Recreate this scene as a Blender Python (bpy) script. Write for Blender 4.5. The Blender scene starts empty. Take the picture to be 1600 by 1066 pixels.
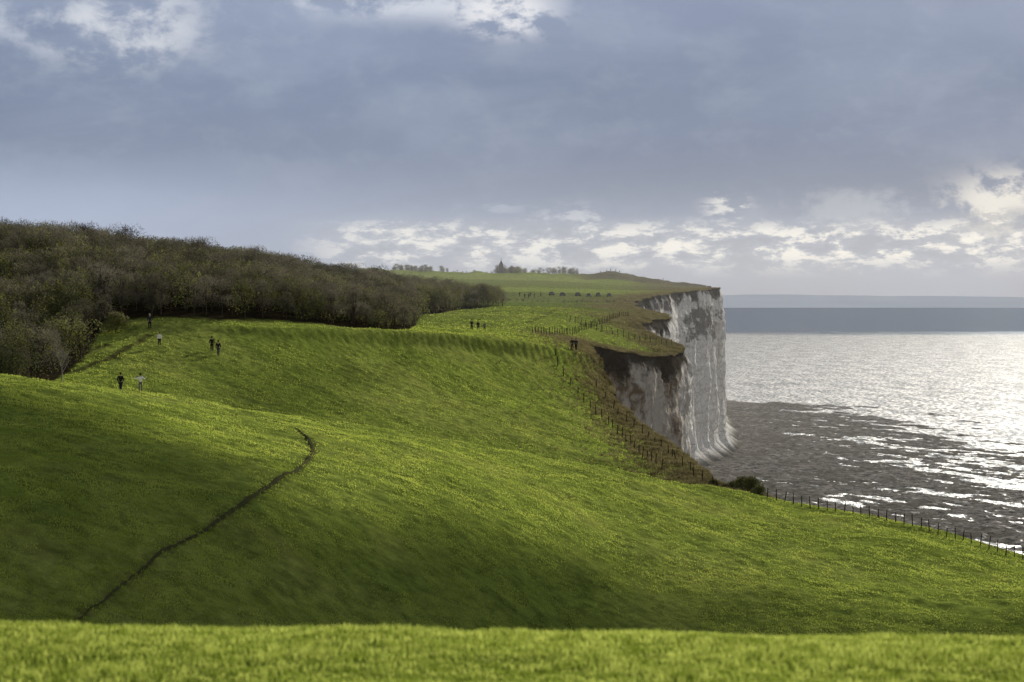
import bpy, math, numpy as np
from mathutils import Vector, Matrix
rng=np.random.default_rng(7)
H=60.0; F=3100.0; HY=474.0
scene=bpy.context.scene
COL=scene.collection
# ---------------------------------------------------------------- utils
def link(o): COL.objects.link(o); return o
def hsh(ix,iy,s):
    n=np.sin(ix*127.1+iy*311.7+s*74.7)*43758.5453
    return n-np.floor(n)
def vn(x,y,s=0.):
    ix=np.floor(x);iy=np.floor(y);fx=x-ix;fy=y-iy
    fx=fx*fx*fx*(fx*(fx*6-15)+10);fy=fy*fy*fy*(fy*(fy*6-15)+10)
    a=hsh(ix,iy,s);b=hsh(ix+1,iy,s);c=hsh(ix,iy+1,s);d=hsh(ix+1,iy+1,s)
    return (a+(b-a)*fx)*(1-fy)+(c+(d-c)*fx)*fy-0.5
def fbm(x,y,s=0.,o=4,g=0.5):
    r=0;a=1.
    for i in range(o):
        r=r+a*vn(x,y,s+i*3.1); 
        x,y=x*1.71+y*1.05+7.3, -x*1.05+y*1.71+3.7
        a*=g
    return r
def sst(x,a,b):
    t=np.clip((x-a)/(b-a),0,1); return t*t*(3-2*t)
def mesh_np(name,V,Fc,mats=(),mi=None,smooth=True):
    m=bpy.data.meshes.new(name); V=np.asarray(V,dtype=np.float32); Fc=np.asarray(Fc,dtype=np.int32)
    n,k=Fc.shape
    m.vertices.add(len(V)); m.vertices.foreach_set('co',V.ravel())
    m.loops.add(n*k); m.loops.foreach_set('vertex_index',Fc.ravel())
    m.polygons.add(n); m.polygons.foreach_set('loop_start',np.arange(0,n*k,k,dtype=np.int32))
    for mt in mats: m.materials.append(mt)
    if mi is not None: m.polygons.foreach_set('material_index',np.asarray(mi,dtype=np.int32))
    m.polygons.foreach_set('use_smooth',np.full(n,smooth,dtype=bool))
    m.update(calc_edges=True)
    return m
def obj(name,mesh,kind=None,label=None,cat=None,group=None,parent=None):
    o=bpy.data.objects.new(name,mesh); link(o)
    if kind:o['kind']=kind
    if label:o['label']=label
    if cat:o['category']=cat
    if group:o['group']=group
    if parent:o.parent=parent
    return o
def grid_faces(nr,nc):
    i=np.arange(nr-1)[:,None]*nc+np.arange(nc-1)[None,:]
    return np.stack([i,i+1,i+nc+1,i+nc],-1).reshape(-1,4)
# ---------------------------------------------------------------- node helper
class NT:
    def __init__(s,tree): s.t=tree; s.n=tree.nodes; s.l=tree.links
    def node(s,typ,**k):
        n=s.n.new(typ)
        for a,b in k.items(): setattr(n,a,b)
        return n
    def put(s,sock,v):
        if isinstance(v,bpy.types.NodeSocket): s.l.new(v,sock)
        else:
            if hasattr(sock.default_value,'__len__') and not hasattr(v,'__len__'): v=(v,)*len(sock.default_value)
            if hasattr(sock.default_value,'__len__') and len(sock.default_value)==4 and len(v)==3: v=tuple(v)+(1,)
            sock.default_value=v
    def m(s,op,a,b=0.,c=0.,clamp=False):
        n=s.node('ShaderNodeMath',operation=op,use_clamp=clamp); s.put(n.inputs[0],a); s.put(n.inputs[1],b); s.put(n.inputs[2],c); return n.outputs[0]
    def mix(s,f,a,b,mode='MIX'):
        n=s.node('ShaderNodeMix',data_type='RGBA',blend_type=mode); s.put(n.inputs[0],f); s.put(n.inputs[6],a); s.put(n.inputs[7],b); return n.outputs[2]
    def noise(s,vec,scale,detail=4,rough=.55,dist=0.):
        n=s.node('ShaderNodeTexNoise'); 
        if vec is not None: s.l.new(vec,n.inputs['Vector'])
        n.inputs['Scale'].default_value=scale; n.inputs['Detail'].default_value=detail; n.inputs['Roughness'].default_value=rough; n.inputs['Distortion'].default_value=dist
        return n.outputs['Fac']
    def ss(s,v,a,b,lo=0.,hi=1.):
        n=s.node('ShaderNodeMapRange',interpolation_type='SMOOTHSTEP'); s.put(n.inputs[0],v); 
        for i,q in enumerate((a,b,lo,hi)): s.put(n.inputs[i+1],q)
        return n.outputs[0]
    def comb(s,x,y,z):
        n=s.node('ShaderNodeCombineXYZ'); s.put(n.inputs[0],x);s.put(n.inputs[1],y);s.put(n.inputs[2],z); return n.outputs[0]
    def sep(s,v):
        n=s.node('ShaderNodeSeparateXYZ'); s.l.new(v,n.inputs[0]); return n.outputs
    def scale(s,v,sc):
        n=s.node('ShaderNodeVectorMath',operation='MULTIPLY'); s.l.new(v,n.inputs[0]); n.inputs[1].default_value=sc; return n.outputs[0]
    def bump(s,h,st,dist):
        n=s.node('ShaderNodeBump'); n.inputs['Strength'].default_value=st; n.inputs['Distance'].default_value=dist; s.l.new(h,n.inputs['Height']); return n.outputs[0]
def mat(name):
    m=bpy.data.materials.new(name); m.use_nodes=True; t=NT(m.node_tree)
    b=m.node_tree.nodes['Principled BSDF']; return m,t,b
def simple(name,col,rough=.8,var=.3,sc=3.,metal=0.,spec=.0):
    m,t,b=mat(name)
    g=t.node('ShaderNodeNewGeometry').outputs['Position']
    n=t.noise(g,sc,3)
    t.put(b.inputs['Base Color'],t.mix(n,tuple(c*(1-var) for c in col),tuple(c*(1+var) for c in col)))
    b.inputs['Roughness'].default_value=rough; b.inputs['Metallic'].default_value=metal
    b.inputs['Specular IOR Level'].default_value=spec
    return m
def foliage(name,c1,c2,trans=.4,sc=.5,tcol=None):
    m,t,b=mat(name); m.node_tree.nodes.remove(b)
    g=t.node('ShaderNodeNewGeometry').outputs['Position']
    n=t.ss(t.noise(g,sc,4,.6),.3,.7)
    c=t.mix(n,c1,c2)
    d=t.node('ShaderNodeBsdfDiffuse'); t.put(d.inputs[0],c)
    tr=t.node('ShaderNodeBsdfTranslucent'); t.put(tr.inputs[0],t.mix(1.,c,tcol or (1,1,1),'MULTIPLY'))
    mx=t.node('ShaderNodeMixShader'); mx.inputs[0].default_value=trans
    t.l.new(d.outputs[0],mx.inputs[1]); t.l.new(tr.outputs[0],mx.inputs[2])
    t.l.new(mx.outputs[0],m.node_tree.nodes['Material Output'].inputs[0])
    return m
# ---------------------------------------------------------------- terrain profile
def zz(d,py): return -(py-HY)/F*d
PXG=np.arange(-500,2101,10.)
def line(pts,mode='z'):
    p=np.array(pts,float); d=np.interp(PXG,p[:,0],p[:,1]); v=np.interp(PXG,p[:,0],p[:,2])
    if mode=='py': v=zz(d,v)
    return d,v
def gsm(a,sig=5):
    k=np.exp(-.5*(np.arange(-15,16)/sig)**2);k/=k.sum()
    return np.convolve(np.pad(a,15,mode='edge'),k,mode='valid')
crest=[(-300,165,570),(0,165,588),(200,170,609),(430,178,647),(700,186,690),(1000,194,745),(1190,200,775),(1400,192,815),(1600,182,872),(1800,174,925)]
cd,cz=line(crest,'py')
dipz=np.interp(PXG,[0,430,1000,1080],[-2.5,-5,-6,-2.])
l10d,l10z=line([(0,250,503),(200,240,506),(430,250,511),(700,280,520),(870,300,541),(930,315,552),(1000,330,590),(1100,340,600)],'py')
stp=np.interp(PXG,[0,300,450,650,930,1000],[.3,.9,1.6,2.1,2.1,.6])
LN=[line([(0,2,-1.7)]),line([(0,9,-1.72)]),line([(0,10.6,985),(800,10.8,994),(1600,10.8,1003)],'py'),
 line([(0,13,-2.45)]),line([(0,40,-10)]),
 line([(0,72,-18),(400,82,-22),(1000,114,-28),(1600,120,-30)]),
 line([(0,92,990),(400,103,992),(700,120,993),(1000,138,995),(1600,144,1000)],'py'),
 line([(0,112,750),(400,126,770),(700,143,805),(1000,159,868),(1300,162,900),(1600,160,930)],'py'),
 (cd,cz),(cd+17,cz+dipz),
 line([(0,205,588),(200,208,606),(430,215,645),(700,225,688),(1000,240,742),(1090,245,716),(1190,240,770)],'py'),
 (l10d-2.6,l10z-stp),(l10d,l10z),
 line([(0,330,6),(200,330,4),(430,330,1.),(560,335,-3.),(640,335,-4.2),(700,335,-4),(870,340,-5),(1000,382,-9.8),(1100,388,-10)]),
 line([(0,450,9),(200,450,7),(430,450,4),(600,450,.8),(700,450,-.6),(870,450,-.9),(980,450,-2.5),(1030,450,-5),(1100,450,-6)]),
 line([(0,560,8),(600,560,1),(780,560,-.5),(1000,560,-1.5),(1100,560,-1.5)]),
 line([(0,720,8),(600,720,5),(780,720,4.8),(870,720,4.4),(1000,720,3.5),(1060,720,3),(1130,720,5.5)]),
 line([(0,1000,14),(700,1000,13.),(870,1000,12.),(1000,1000,9.5),(1100,1000,7.5)]),
 line([(0,1200,18),(600,1200,20),(700,1200,18.2),(870,1200,17.2),(915,1200,16.6),(950,1200,18.8),(970,1200,18.4),(1000,1200,15.6),(1035,1200,14.),(1055,1200,11.8),(1100,1200,10.)]),
 line([(0,1700,8)])]
LD=np.array([gsm(a,2.5 if i==18 else 5) for i,(a,b) in enumerate(LN)]); LZ=np.array([gsm(b,1.2 if i==18 else 5) for i,(a,b) in enumerate(LN)])
def pchip(x,y,xi):
    h=np.diff(x);dl=np.diff(y)/h
    m=np.zeros_like(y); w1=2*h[1:]+h[:-1];w2=h[1:]+2*h[:-1]
    ok=dl[:-1]*dl[1:]>0
    with np.errstate(all='ignore'): mm=(w1+w2)/(w1/dl[:-1]+w2/dl[1:])
    m[1:-1]=np.where(ok,mm,0); m[0]=dl[0];m[-1]=dl[-1]
    i=np.clip(np.searchsorted(x,xi)-1,0,len(h)-1); t=(xi-x[i])/h[i];t=np.clip(t,0,1)
    return (2*t**3-3*t**2+1)*y[i]+(t**3-2*t**2+t)*h[i]*m[i]+(-2*t**3+3*t**2)*y[i+1]+(t**3-t**2)*h[i]*m[i+1]
NS=4000; S0=math.log(2.);S1=math.log(1700.)
DG=np.exp(np.linspace(S0,S1,NS))
TAB=np.stack([pchip(LD[:,i],LZ[:,i],DG) for i in range(len(PXG))])
def bz(x,y):
    yy=np.clip(y,2.001,1699.); px=np.clip(800+F*x/yy,PXG[0]+.01,PXG[-1]-.01)
    u=(px-PXG[0])/10.; v=(np.log(yy)-S0)/(S1-S0)*(NS-1); v=np.clip(v,0,NS-1.001)
    i=u.astype(int);j=v.astype(int);a=u-i;b=v-j
    return (TAB[i,j]*(1-b)+TAB[i,j+1]*b)*(1-a)+(TAB[i+1,j]*(1-b)+TAB[i+1,j+1]*b)*a
def gz(x,y):
    x=np.asarray(x,float);y=np.asarray(y,float)
    z=bz(x,y)
    far=sst(y,14,80)
    ld=np.interp(800+F*x/np.maximum(y,2),PXG,LD[12]); falloff=1-.75*np.exp(-((y-ld)/9.)**2)
    z=z+far*falloff*(fbm(x/9,y/9,1,3)*.42+fbm(x/2.2,y/2.6,5,3)*.16)+ (.02+.10*far)*fbm(x/.8,y/.9,9,2)
    z=z+sst(y,1020,1080)*fbm(x/10,y/30,13,3)*1.8
    return z+H
def at(px,py,d0=80.,d1=1250.):
    d=np.arange(d0,d1,.25); x=(px-800)/F*d; z=bz(x,d); p=HY-F*z/d
    k=np.argmax(p<=py)
    if p[k]>py: k=np.argmin(p)
    X,Y=x[k],d[k]; return X,Y,float(gz(X,Y))
def atd(px,d):
    X=(px-800)/F*d; return X,d,float(gz(X,d))
def poly(pts,step=.5,**k):
    q=[at(px,py,**k)[:2] for px,py in pts]; q=np.array(q)
    s=np.concatenate([[0],np.cumsum(np.hypot(*np.diff(q,axis=0).T))]); u=np.arange(0,s[-1],step)
    return pchip(s,q[:,0],u),pchip(s,q[:,1],u)
def dist_to(x,y,PL,st=2):
    d=np.full(x.shape,1e9)
    for i in range(0,len(PL[0]),st):
        d=np.minimum(d,(x-PL[0][i])**2+(y-PL[1][i])**2)
    return np.sqrt(d)
pathA=poly([(355,650),(400,656),(425,661),(450,669),(472,681),(488,698),(487,710),(470,728),(440,748),(410,768),(375,790),(335,818),(290,848),(240,880),(200,910),(150,945),(112,972)],d1=174)
trB=poly([(232,524),(205,540),(175,558),(130,575),(80,588)],d0=185,d1=262)
trC=poly([(165,540),(130,553),(95,572),(70,590)],d0=185,d1=262)
trD=poly([(870,484),(850,494),(825,503),(795,509)],d0=310,d1=480)
# coast
CK=np.array([(-20,85),(150,80),(165,72),(178,55),(188,44),(196,34),(203,27),(215,25),(230,24.),(260,22.5),(290,17.7),(325,13.8),(345,13.2),(351,15),(370,26),(386,33),(402,34),(418,29.5),(430,28),(455,32),(490,39),(515,39),(560,35.5),(620,38),(660,46),(700,54),(740,66),(790,80),(830,86),(1000,99),(1200,114),(1300,106),(1400,20),(1700,-300)],float)
def xc(y):
    y=np.asarray(y,float)
    w=np.interp(y,[150,220,1000],[0,1.1,4.5])
    return pchip(CK[:,0],CK[:,1],y)+w*fbm(y/7.,y*0+3.3,11,3)
# ---------------------------------------------------------------- colours
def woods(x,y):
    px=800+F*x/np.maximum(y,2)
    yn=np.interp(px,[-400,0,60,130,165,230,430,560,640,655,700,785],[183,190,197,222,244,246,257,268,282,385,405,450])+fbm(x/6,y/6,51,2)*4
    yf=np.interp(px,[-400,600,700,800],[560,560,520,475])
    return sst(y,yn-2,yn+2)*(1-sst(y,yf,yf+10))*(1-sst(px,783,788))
def ground_col(x,y,z):
    px=800+F*x/np.maximum(y,2); dc=xc(y)-x
    c=np.ones(x.shape+(3,))*np.array([.225,.29,.055])
    def blend(c,m,col): return c*(1-m[...,None])+np.array(col)*m[...,None]
    n=fbm(x/14,y/14,21,4)
    c=blend(c,sst(n,-.1,.5)*.5,(.33,.36,.09))
    c=blend(c,sst(fbm(x/5,y/5,31,3),.0,.5)*.4,(.12,.155,.035))
    c=blend(c,(1-sst(y,14,20))*.8,(.20,.27,.03))
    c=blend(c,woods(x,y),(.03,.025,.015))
    w=np.interp(y,[0,190,215,300,345,384,392,420,470,600,1200],[3,3,7,5,4,5,10,10,7,7,11]); v=np.interp(y,[0,190,215,300,345,400,470,600,1200],[0,0,2,1,1,3,2,2,3])
    e=1-sst(dc+fbm(x/3,y/3,41,3)*5,v,w)
    c=blend(c,e*.8,(.16,.145,.07))
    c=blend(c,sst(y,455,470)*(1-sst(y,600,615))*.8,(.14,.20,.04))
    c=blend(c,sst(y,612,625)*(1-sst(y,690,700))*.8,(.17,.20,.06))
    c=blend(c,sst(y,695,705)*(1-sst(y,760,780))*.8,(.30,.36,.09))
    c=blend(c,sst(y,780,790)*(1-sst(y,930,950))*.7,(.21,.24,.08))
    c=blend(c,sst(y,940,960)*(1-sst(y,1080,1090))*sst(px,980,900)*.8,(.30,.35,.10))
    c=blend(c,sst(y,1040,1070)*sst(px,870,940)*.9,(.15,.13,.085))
    c=blend(c,(1-sst(dc,18,50))*sst(y,760,800)*.8,(.17,.145,.085))
    near=(y>180)&(y<265)&(x<-25)
    m=np.zeros(x.shape); 
    for tr,w in ((trB,.55),(trC,.5)):
        dd=dist_to(x[near],y[near],tr)+fbm(x[near]/1.5,y[near]/1.5,17,3)*.7; m[near]=np.maximum(m[near],1-sst(dd,w*.4,w*1.4))
    c=blend(c,m*.8,(.055,.045,.025))
    near=(y>88)&(y<182)&(x<-12)
    dd=dist_to(x[near],y[near],pathA); m[:]=0; m[near]=1-sst(dd,.15,.8); c=blend(c,m*.55,(.08,.09,.03))  # shade of the path's bank painted into the turf beside it
    near=(y>305)&(y<470)&(x>-2)&(x<14)
    dd=dist_to(x[near],y[near],trD); m[:]=0; m[near]=1-sst(dd,.3,.8); c=blend(c,m*.7,(.10,.12,.03))
    return c
# ---------------------------------------------------------------- land mesh
ys=[-12.]
while ys[-1]<1690:
    y=ys[-1]
    s=.5 if y<8 else .12 if y<12.5 else 1. if y<82 else .36 if y<310 else .6 if y<520 else 1.2 if y<860 else 3.
    if 345<=y<410: s=.35
    ys.append(y+s)
ys=np.array(ys); NR=len(ys); NC=480
xcr=xc(ys); xl=-(0.34*np.maximum(ys,0)+30)
t=np.linspace(0,1,NC)
X=xl[:,None]+(xcr-xl)[:,None]*t[None,:]
Y=np.repeat(ys[:,None],NC,1)
Z=gz(X,Y)
near=(Y>88)&(Y<182)&(X<-12); dd=dist_to(X[near],Y[near],pathA); Z[near]-=.08*(1-sst(dd,.15,.6))
Vl=np.stack([X,Y,Z],-1).reshape(-1,3)
mg,T,B=mat('grass_turf')
att=T.node('ShaderNodeAttribute',attribute_name='gcol').outputs['Color']
pos=T.node('ShaderNodeNewGeometry').outputs['Position']
n1=T.noise(pos,.9,6,.65); n2=T.noise(pos,5.,4,.7); n3=T.noise(pos,.12,5,.6)
c=T.mix(T.ss(n1,.3,.72),T.mix(1.,att,(.55,.57,.55),'MULTIPLY'),T.mix(1.,att,(1.3,1.27,1.2),'MULTIPLY'))
c=T.mix(T.m('MULTIPLY',T.ss(n2,.45,.75),.45),c,T.mix(1.,att,(.4,.38,.5),'MULTIPLY'))
c=T.mix(T.m('MULTIPLY',T.ss(n3,.5,.72),.35),c,T.mix(1.,att,(1.4,1.15,1.3),'MULTIPLY'))
T.put(B.inputs['Base Color'],c); B.inputs['Roughness'].default_value=.9; B.inputs['Specular IOR Level'].default_value=.0
T.put(B.inputs['Normal'],T.bump(T.m('ADD',n2,T.m('MULTIPLY',n1,2.)),.9,.16))
ml=mesh_np('ground',Vl,grid_faces(NR,NC),[mg])
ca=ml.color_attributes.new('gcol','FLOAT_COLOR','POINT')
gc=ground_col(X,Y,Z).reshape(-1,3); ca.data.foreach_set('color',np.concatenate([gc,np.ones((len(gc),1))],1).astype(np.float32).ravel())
obj('ground',ml,kind='structure',label='rolling green pasture on top of the chalk cliffs')
# ---------------------------------------------------------------- cliff
K=120
tx=np.gradient(xcr,ys); nl=np.sqrt(1+tx**2); nx=1/nl; ny=-tx/nl
arc=np.concatenate([[0],np.cumsum(np.hypot(np.diff(xcr),np.diff(ys)))])
ztop=Z[:,-1]; tt=np.linspace(0,1,K)**1.1
A=np.repeat(arc[:,None],K,1); TT=np.repeat(tt[None,:],NR,0); ZC=ztop[:,None]*(1-TT)+(-1.5)*TT
dep=ztop[:,None]-ZC
gr=sst(dep,0,3)
def gs(a,n):
    k=np.ones(n)/n; return np.convolve(np.pad(a,n//2,mode='edge'),k,mode='valid')[:len(a)]
nxs=gs(nx,31);nys=gs(ny,31);q=np.hypot(nxs,nys);nxs/=q;nys/=q
def blocks(sa,sz,s):
    r=np.floor(ZC/sz+.9*vn(A/(sa*2),ZC/(sz*2),s)); cidx=np.floor(A/sa+hsh(r,r*0,s)*3+.5*vn(A/sa,ZC/sz,s+1)); return hsh(cidx,r,s+2)
off=gr*(.03*dep+np.abs(vn(A/34+.5*ZC/20,ZC/25,61)*2)*1.5*sst(dep,0,15)+blocks(9,9,5)*.8+blocks(3.2,3.5,6)*.4+fbm(A/5,ZC/5,71,4)*.4+fbm(A/1.3,ZC/1.1,81,3)*.2+fbm(A*0+3,ZC/1.3,83,2)*.3)-.3*(1-gr)*sst(dep,0,.6)
off+=sst(TT,.86,1.)**1.5*(7+5*fbm(A/12,TT*0,91,2))
XC=xcr[:,None]+nxs[:,None]*off; YC=ys[:,None]+nys[:,None]*off
Vc=np.stack([XC,YC,ZC],-1).reshape(-1,3)
mc,T,B=mat('chalk')
pos=T.node('ShaderNodeNewGeometry').outputs['Position']; P=T.sep(pos)
dp=T.node('ShaderNodeAttribute',attribute_name='dep').outputs['Fac']
br=T.node('ShaderNodeAttribute',attribute_name='earthy').outputs['Fac']
dk=T.node('ShaderNodeAttribute',attribute_name='dark_patch').outputs['Fac']
nb=T.noise(T.scale(pos,(.07,.07,.07)),1.,7,.65); nf=T.noise(T.scale(pos,(.5,.5,.6)),1.,7,.7)
st=T.noise(T.comb(T.m('MULTIPLY',P[0],.03),T.m('MULTIPLY',P[1],.03),T.m('MULTIPLY',P[2],.9)),1.,3,.6)
vs=T.noise(T.scale(pos,(.5,.5,.07)),1.,6,.65)
vo=T.node('ShaderNodeTexVoronoi',feature='DISTANCE_TO_EDGE'); T.l.new(T.scale(pos,(.35,.35,.28)),vo.inputs['Vector']); vo.inputs['Scale'].default_value=1.
crk=T.ss(vo.outputs['Distance'],.07,.0)
c=T.mix(T.ss(nf,.35,.65),(.66,.64,.60),(.88,.86,.81))
c=T.mix(T.m('MULTIPLY',T.ss(st,.52,.6),.2),c,(.46,.43,.38))
c=T.mix(T.m('MULTIPLY',T.ss(vs,.54,.66),.35),c,(.38,.34,.28))
c=T.mix(T.m('MULTIPLY',crk,.35),c,(.24,.22,.19))
c=T.mix(T.m('MULTIPLY',T.ss(nb,.62,.67),.6),c,(.16,.145,.12))
e=T.mix(T.ss(nb,.50,.60),(.46,.42,.36),(.15,.11,.07))
e=T.mix(T.m('MULTIPLY',T.ss(vs,.52,.64),.6),e,(.20,.16,.11))
e=T.mix(T.m('MULTIPLY',T.ss(nf,.48,.64),.5),e,(.54,.51,.45))
c=T.mix(br,c,e)
nk=T.noise(T.scale(pos,(.16,.16,.22)),1.,6,.7)
c=T.mix(T.m('MULTIPLY',T.ss(T.m('ADD',dk,T.m('MULTIPLY',T.m('SUBTRACT',nk,.5),3.)),.45,.75),.85),c,T.mix(nf,(.03,.027,.022),(.16,.15,.13)))
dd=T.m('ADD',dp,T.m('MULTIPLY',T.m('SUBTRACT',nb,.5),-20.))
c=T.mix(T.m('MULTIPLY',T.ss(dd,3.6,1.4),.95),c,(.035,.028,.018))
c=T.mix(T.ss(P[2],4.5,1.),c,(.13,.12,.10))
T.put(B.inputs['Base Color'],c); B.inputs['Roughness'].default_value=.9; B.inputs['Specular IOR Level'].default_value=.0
T.put(B.inputs['Normal'],T.bump(T.m('SUBTRACT',T.m('MULTIPLY',nf,1.5),T.m('MULTIPLY',crk,.5)),.8,.4))
mcl=mesh_np('chalk_cliff',Vc,grid_faces(NR,K)[:,::-1],[mc])
YR=np.repeat(ys[:,None],K,1)
dark_patch=.8*sst(YR,705,745)*(1-sst(YR,785,805))*sst(dep,2,9)*(1-sst(dep,14,26))  # darker patches on the upper part of the far cliff
dark_patch=np.maximum(dark_patch,.8*sst(YR,635,655)*(1-sst(YR,700,720))*(1-sst(dep,3,9)))
dark_patch=np.where(YR<600,-2,dark_patch)
er=(1-sst(ys+fbm(ys/6,ys*0,15,2)*8,384,390))*1.
for nm,vv in (('dep',dep),('dark_patch',dark_patch),('earthy',np.repeat(er[:,None],K,1))):
    a=mcl.attributes.new(nm,'FLOAT','POINT'); a.data.foreach_set('value',vv.astype(np.float32).ravel())
obj('cliff',mcl,kind='structure',label='tall white and brown chalk sea cliff')
# ---------------------------------------------------------------- rocky shelf
gy=np.arange(140,1420,1.2); gxo=np.arange(-12,190,.8)
xs_=np.interp(gy,CK[:,0],CK[:,1]); XB=xs_[:,None]+gxo[None,:]
YB=np.repeat(gy[:,None],len(gxo),1)
W=np.interp(gy,[140,450,600,686,823,1057,1170,1240,1300],[150,150,134,118,92,86,64,20,4])[:,None]
O=gxo[None,:]/W
aa=XB*.36-YB*.93; bb=XB*.93+YB*.36
ZB=.95-1.1*np.clip(O,0,3)**1.4
ZB=ZB+(fbm(aa/40,bb/9,101,5,.6)*1.3+fbm(XB/6,YB/10,105,4,.6)*.9)*sst(gxo,3,35)[None,:]
ZB=np.where(ZB>.1,.1+.4*(1-np.exp(-(ZB-.1)/.7)),ZB)
ZB=ZB+fbm(XB/2.5,YB/3,111,3)*.3+np.abs(fbm(XB/1.7,YB/1.7,121,4))*.5
ZB=np.where(gxo[None,:]<0,1.5,ZB)
ZB=np.maximum(ZB,-2)
edge=sst(gxo,170,188)[None,:]; ZB=ZB*(1-edge)-2*edge
mr,T,B=mat('wet_rock')
pos=T.node('ShaderNodeNewGeometry').outputs['Position']; P=T.sep(pos)
nf=T.noise(pos,.3,8,.8); nb=T.noise(pos,.04,5,.6); nw=T.noise(T.scale(pos,(.35,.12,.1)),1.,6,.75)
c=T.mix(T.ss(nf,.38,.62),(.03,.027,.025),(.27,.25,.22)); c=T.mix(T.m('MULTIPLY',T.ss(nb,.45,.6),.6),c,(.08,.074,.055))
T.put(B.inputs['Base Color'],c); B.inputs['Roughness'].default_value=.8;B.inputs['Specular IOR Level'].default_value=.0
T.put(B.inputs['Normal'],T.bump(nf,1.,.5))
gl=T.node('ShaderNodeBsdfAnisotropic'); T.put(gl.inputs['Color'],(.6,.6,.6,1)); gl.inputs['Roughness'].default_value=.4
mx=T.node('ShaderNodeMixShader'); T.put(mx.inputs[0],T.m('MULTIPLY',T.ss(nw,.55,.62),.25)); T.l.new(B.outputs[0],mx.inputs[1]); T.l.new(gl.outputs[0],mx.inputs[2])
T.l.new(mx.outputs[0],mr.node_tree.nodes['Material Output'].inputs[0])
obj('rocky_foreshore',mesh_np('foreshore',np.stack([XB,YB,ZB],-1).reshape(-1,3),grid_faces(len(gy),len(gxo)),[mr]),kind='structure',label='dark wave-cut rock platform at low tide')
# ---------------------------------------------------------------- sea
mw,T,B=mat('sea_water'); mw.node_tree.nodes.remove(B)
pos=T.node('ShaderNodeNewGeometry').outputs['Position']; P=T.sep(pos)
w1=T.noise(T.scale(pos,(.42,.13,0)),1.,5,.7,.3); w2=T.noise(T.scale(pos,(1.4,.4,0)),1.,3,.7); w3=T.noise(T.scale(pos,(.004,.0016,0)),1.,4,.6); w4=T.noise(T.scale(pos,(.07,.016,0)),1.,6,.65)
falloff=T.ss(T.m('ADD',P[1],T.m('MULTIPLY',T.m('SUBTRACT',w3,.5),1100.)),3500,4500)  # smoother far water; shadow of clouds also put into its reflection colour
h=T.m('ADD',T.m('MULTIPLY',w1,1.3),T.m('MULTIPLY',w2,.4))
g=T.m('ADD',T.m('MULTIPLY',w1,.74),T.m('MULTIPLY',w4,.26))
g2=T.ss(g,.45,.57)
bn=T.node('ShaderNodeBump'); T.put(bn.inputs['Height'],h); bn.inputs['Distance'].default_value=1.; T.put(bn.inputs['Strength'],T.m('MULTIPLY_ADD',falloff,-.6,.8))
gl=T.node('ShaderNodeBsdfAnisotropic'); T.put(gl.inputs['Color'],T.mix(falloff,T.mix(g2,(.15,.16,.17),(.56,.56,.56)),(.20,.28,.38)))
T.put(gl.inputs['Roughness'],T.mix(falloff,(.52,.52,.52),(.14,.14,.14))); T.put(gl.inputs['Normal'],bn.outputs[0])
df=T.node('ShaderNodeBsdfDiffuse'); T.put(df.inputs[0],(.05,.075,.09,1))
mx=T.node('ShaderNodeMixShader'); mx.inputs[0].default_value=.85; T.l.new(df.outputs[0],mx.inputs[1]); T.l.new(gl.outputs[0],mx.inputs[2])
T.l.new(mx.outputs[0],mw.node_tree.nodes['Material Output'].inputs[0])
sx=np.array([-9000,-2000,-300,0,100,300,1000,3000,9000,26000.]); sy=np.array([-500,100,400,800,1500,3000,6000,12000,24000,45000.])
SX,SY=np.meshgrid(sx,sy)
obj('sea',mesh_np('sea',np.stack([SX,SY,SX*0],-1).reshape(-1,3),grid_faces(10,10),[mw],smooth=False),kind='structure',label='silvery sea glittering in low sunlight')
n=300; fx=np.linspace(-2000,16000,n); fy=np.full(n,26000.)+600*fbm(fx/3000,fx*0,2,3)
fh=(175+50*fbm(fx/2500,fx*0,131,5))*sst(fx,1800,2600)
mfc,T,B=mat('haze_tinted_land'); pos=T.node('ShaderNodeNewGeometry').outputs['Position']
T.put(B.inputs['Base Color'],T.mix(T.noise(T.scale(pos,(.001,.001,.01)),1.,4),(.34,.41,.52),(.44,.50,.60))); B.inputs['Roughness'].default_value=1; B.inputs['Specular IOR Level'].default_value=0  # blue of distance haze put into the land colour
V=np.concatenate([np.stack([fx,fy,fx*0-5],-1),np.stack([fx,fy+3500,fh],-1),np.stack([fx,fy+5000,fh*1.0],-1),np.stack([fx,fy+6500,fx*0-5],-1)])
obj('far_coast',mesh_np('far_coast',V,grid_faces(4,n),[mfc]),kind='structure',label='distant coastline coloured haze blue across the bay')
mm=bpy.data.materials.new('mist_vapour'); mm.use_nodes=True; nt=mm.node_tree; nt.nodes.remove(nt.nodes['Principled BSDF'])
vsn=nt.nodes.new('ShaderNodeVolumeScatter'); vsn.inputs['Density'].default_value=.00016; vsn.inputs['Anisotropy'].default_value=.2; vsn.inputs['Color'].default_value=(.97,.98,1,1)
nt.links.new(vsn.outputs[0],nt.nodes['Material Output'].inputs['Volume'])
bx=[(-1500,300,-3),(1900,300,-3),(1900,1750,-3),(-1500,1750,-3),(-1500,300,135),(1900,300,135),(1900,1750,135),(-1500,1750,135)]
mb=bpy.data.meshes.new('sea_mist'); mb.from_pydata(bx,[],[(3,2,1,0),(4,5,6,7),(0,1,5,4),(1,2,6,5),(2,3,7,6),(3,0,4,7)]); mb.materials.append(mm)
obj('sea_mist',mb,kind='structure',label='thin sunlit sea mist along the coast')
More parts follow.
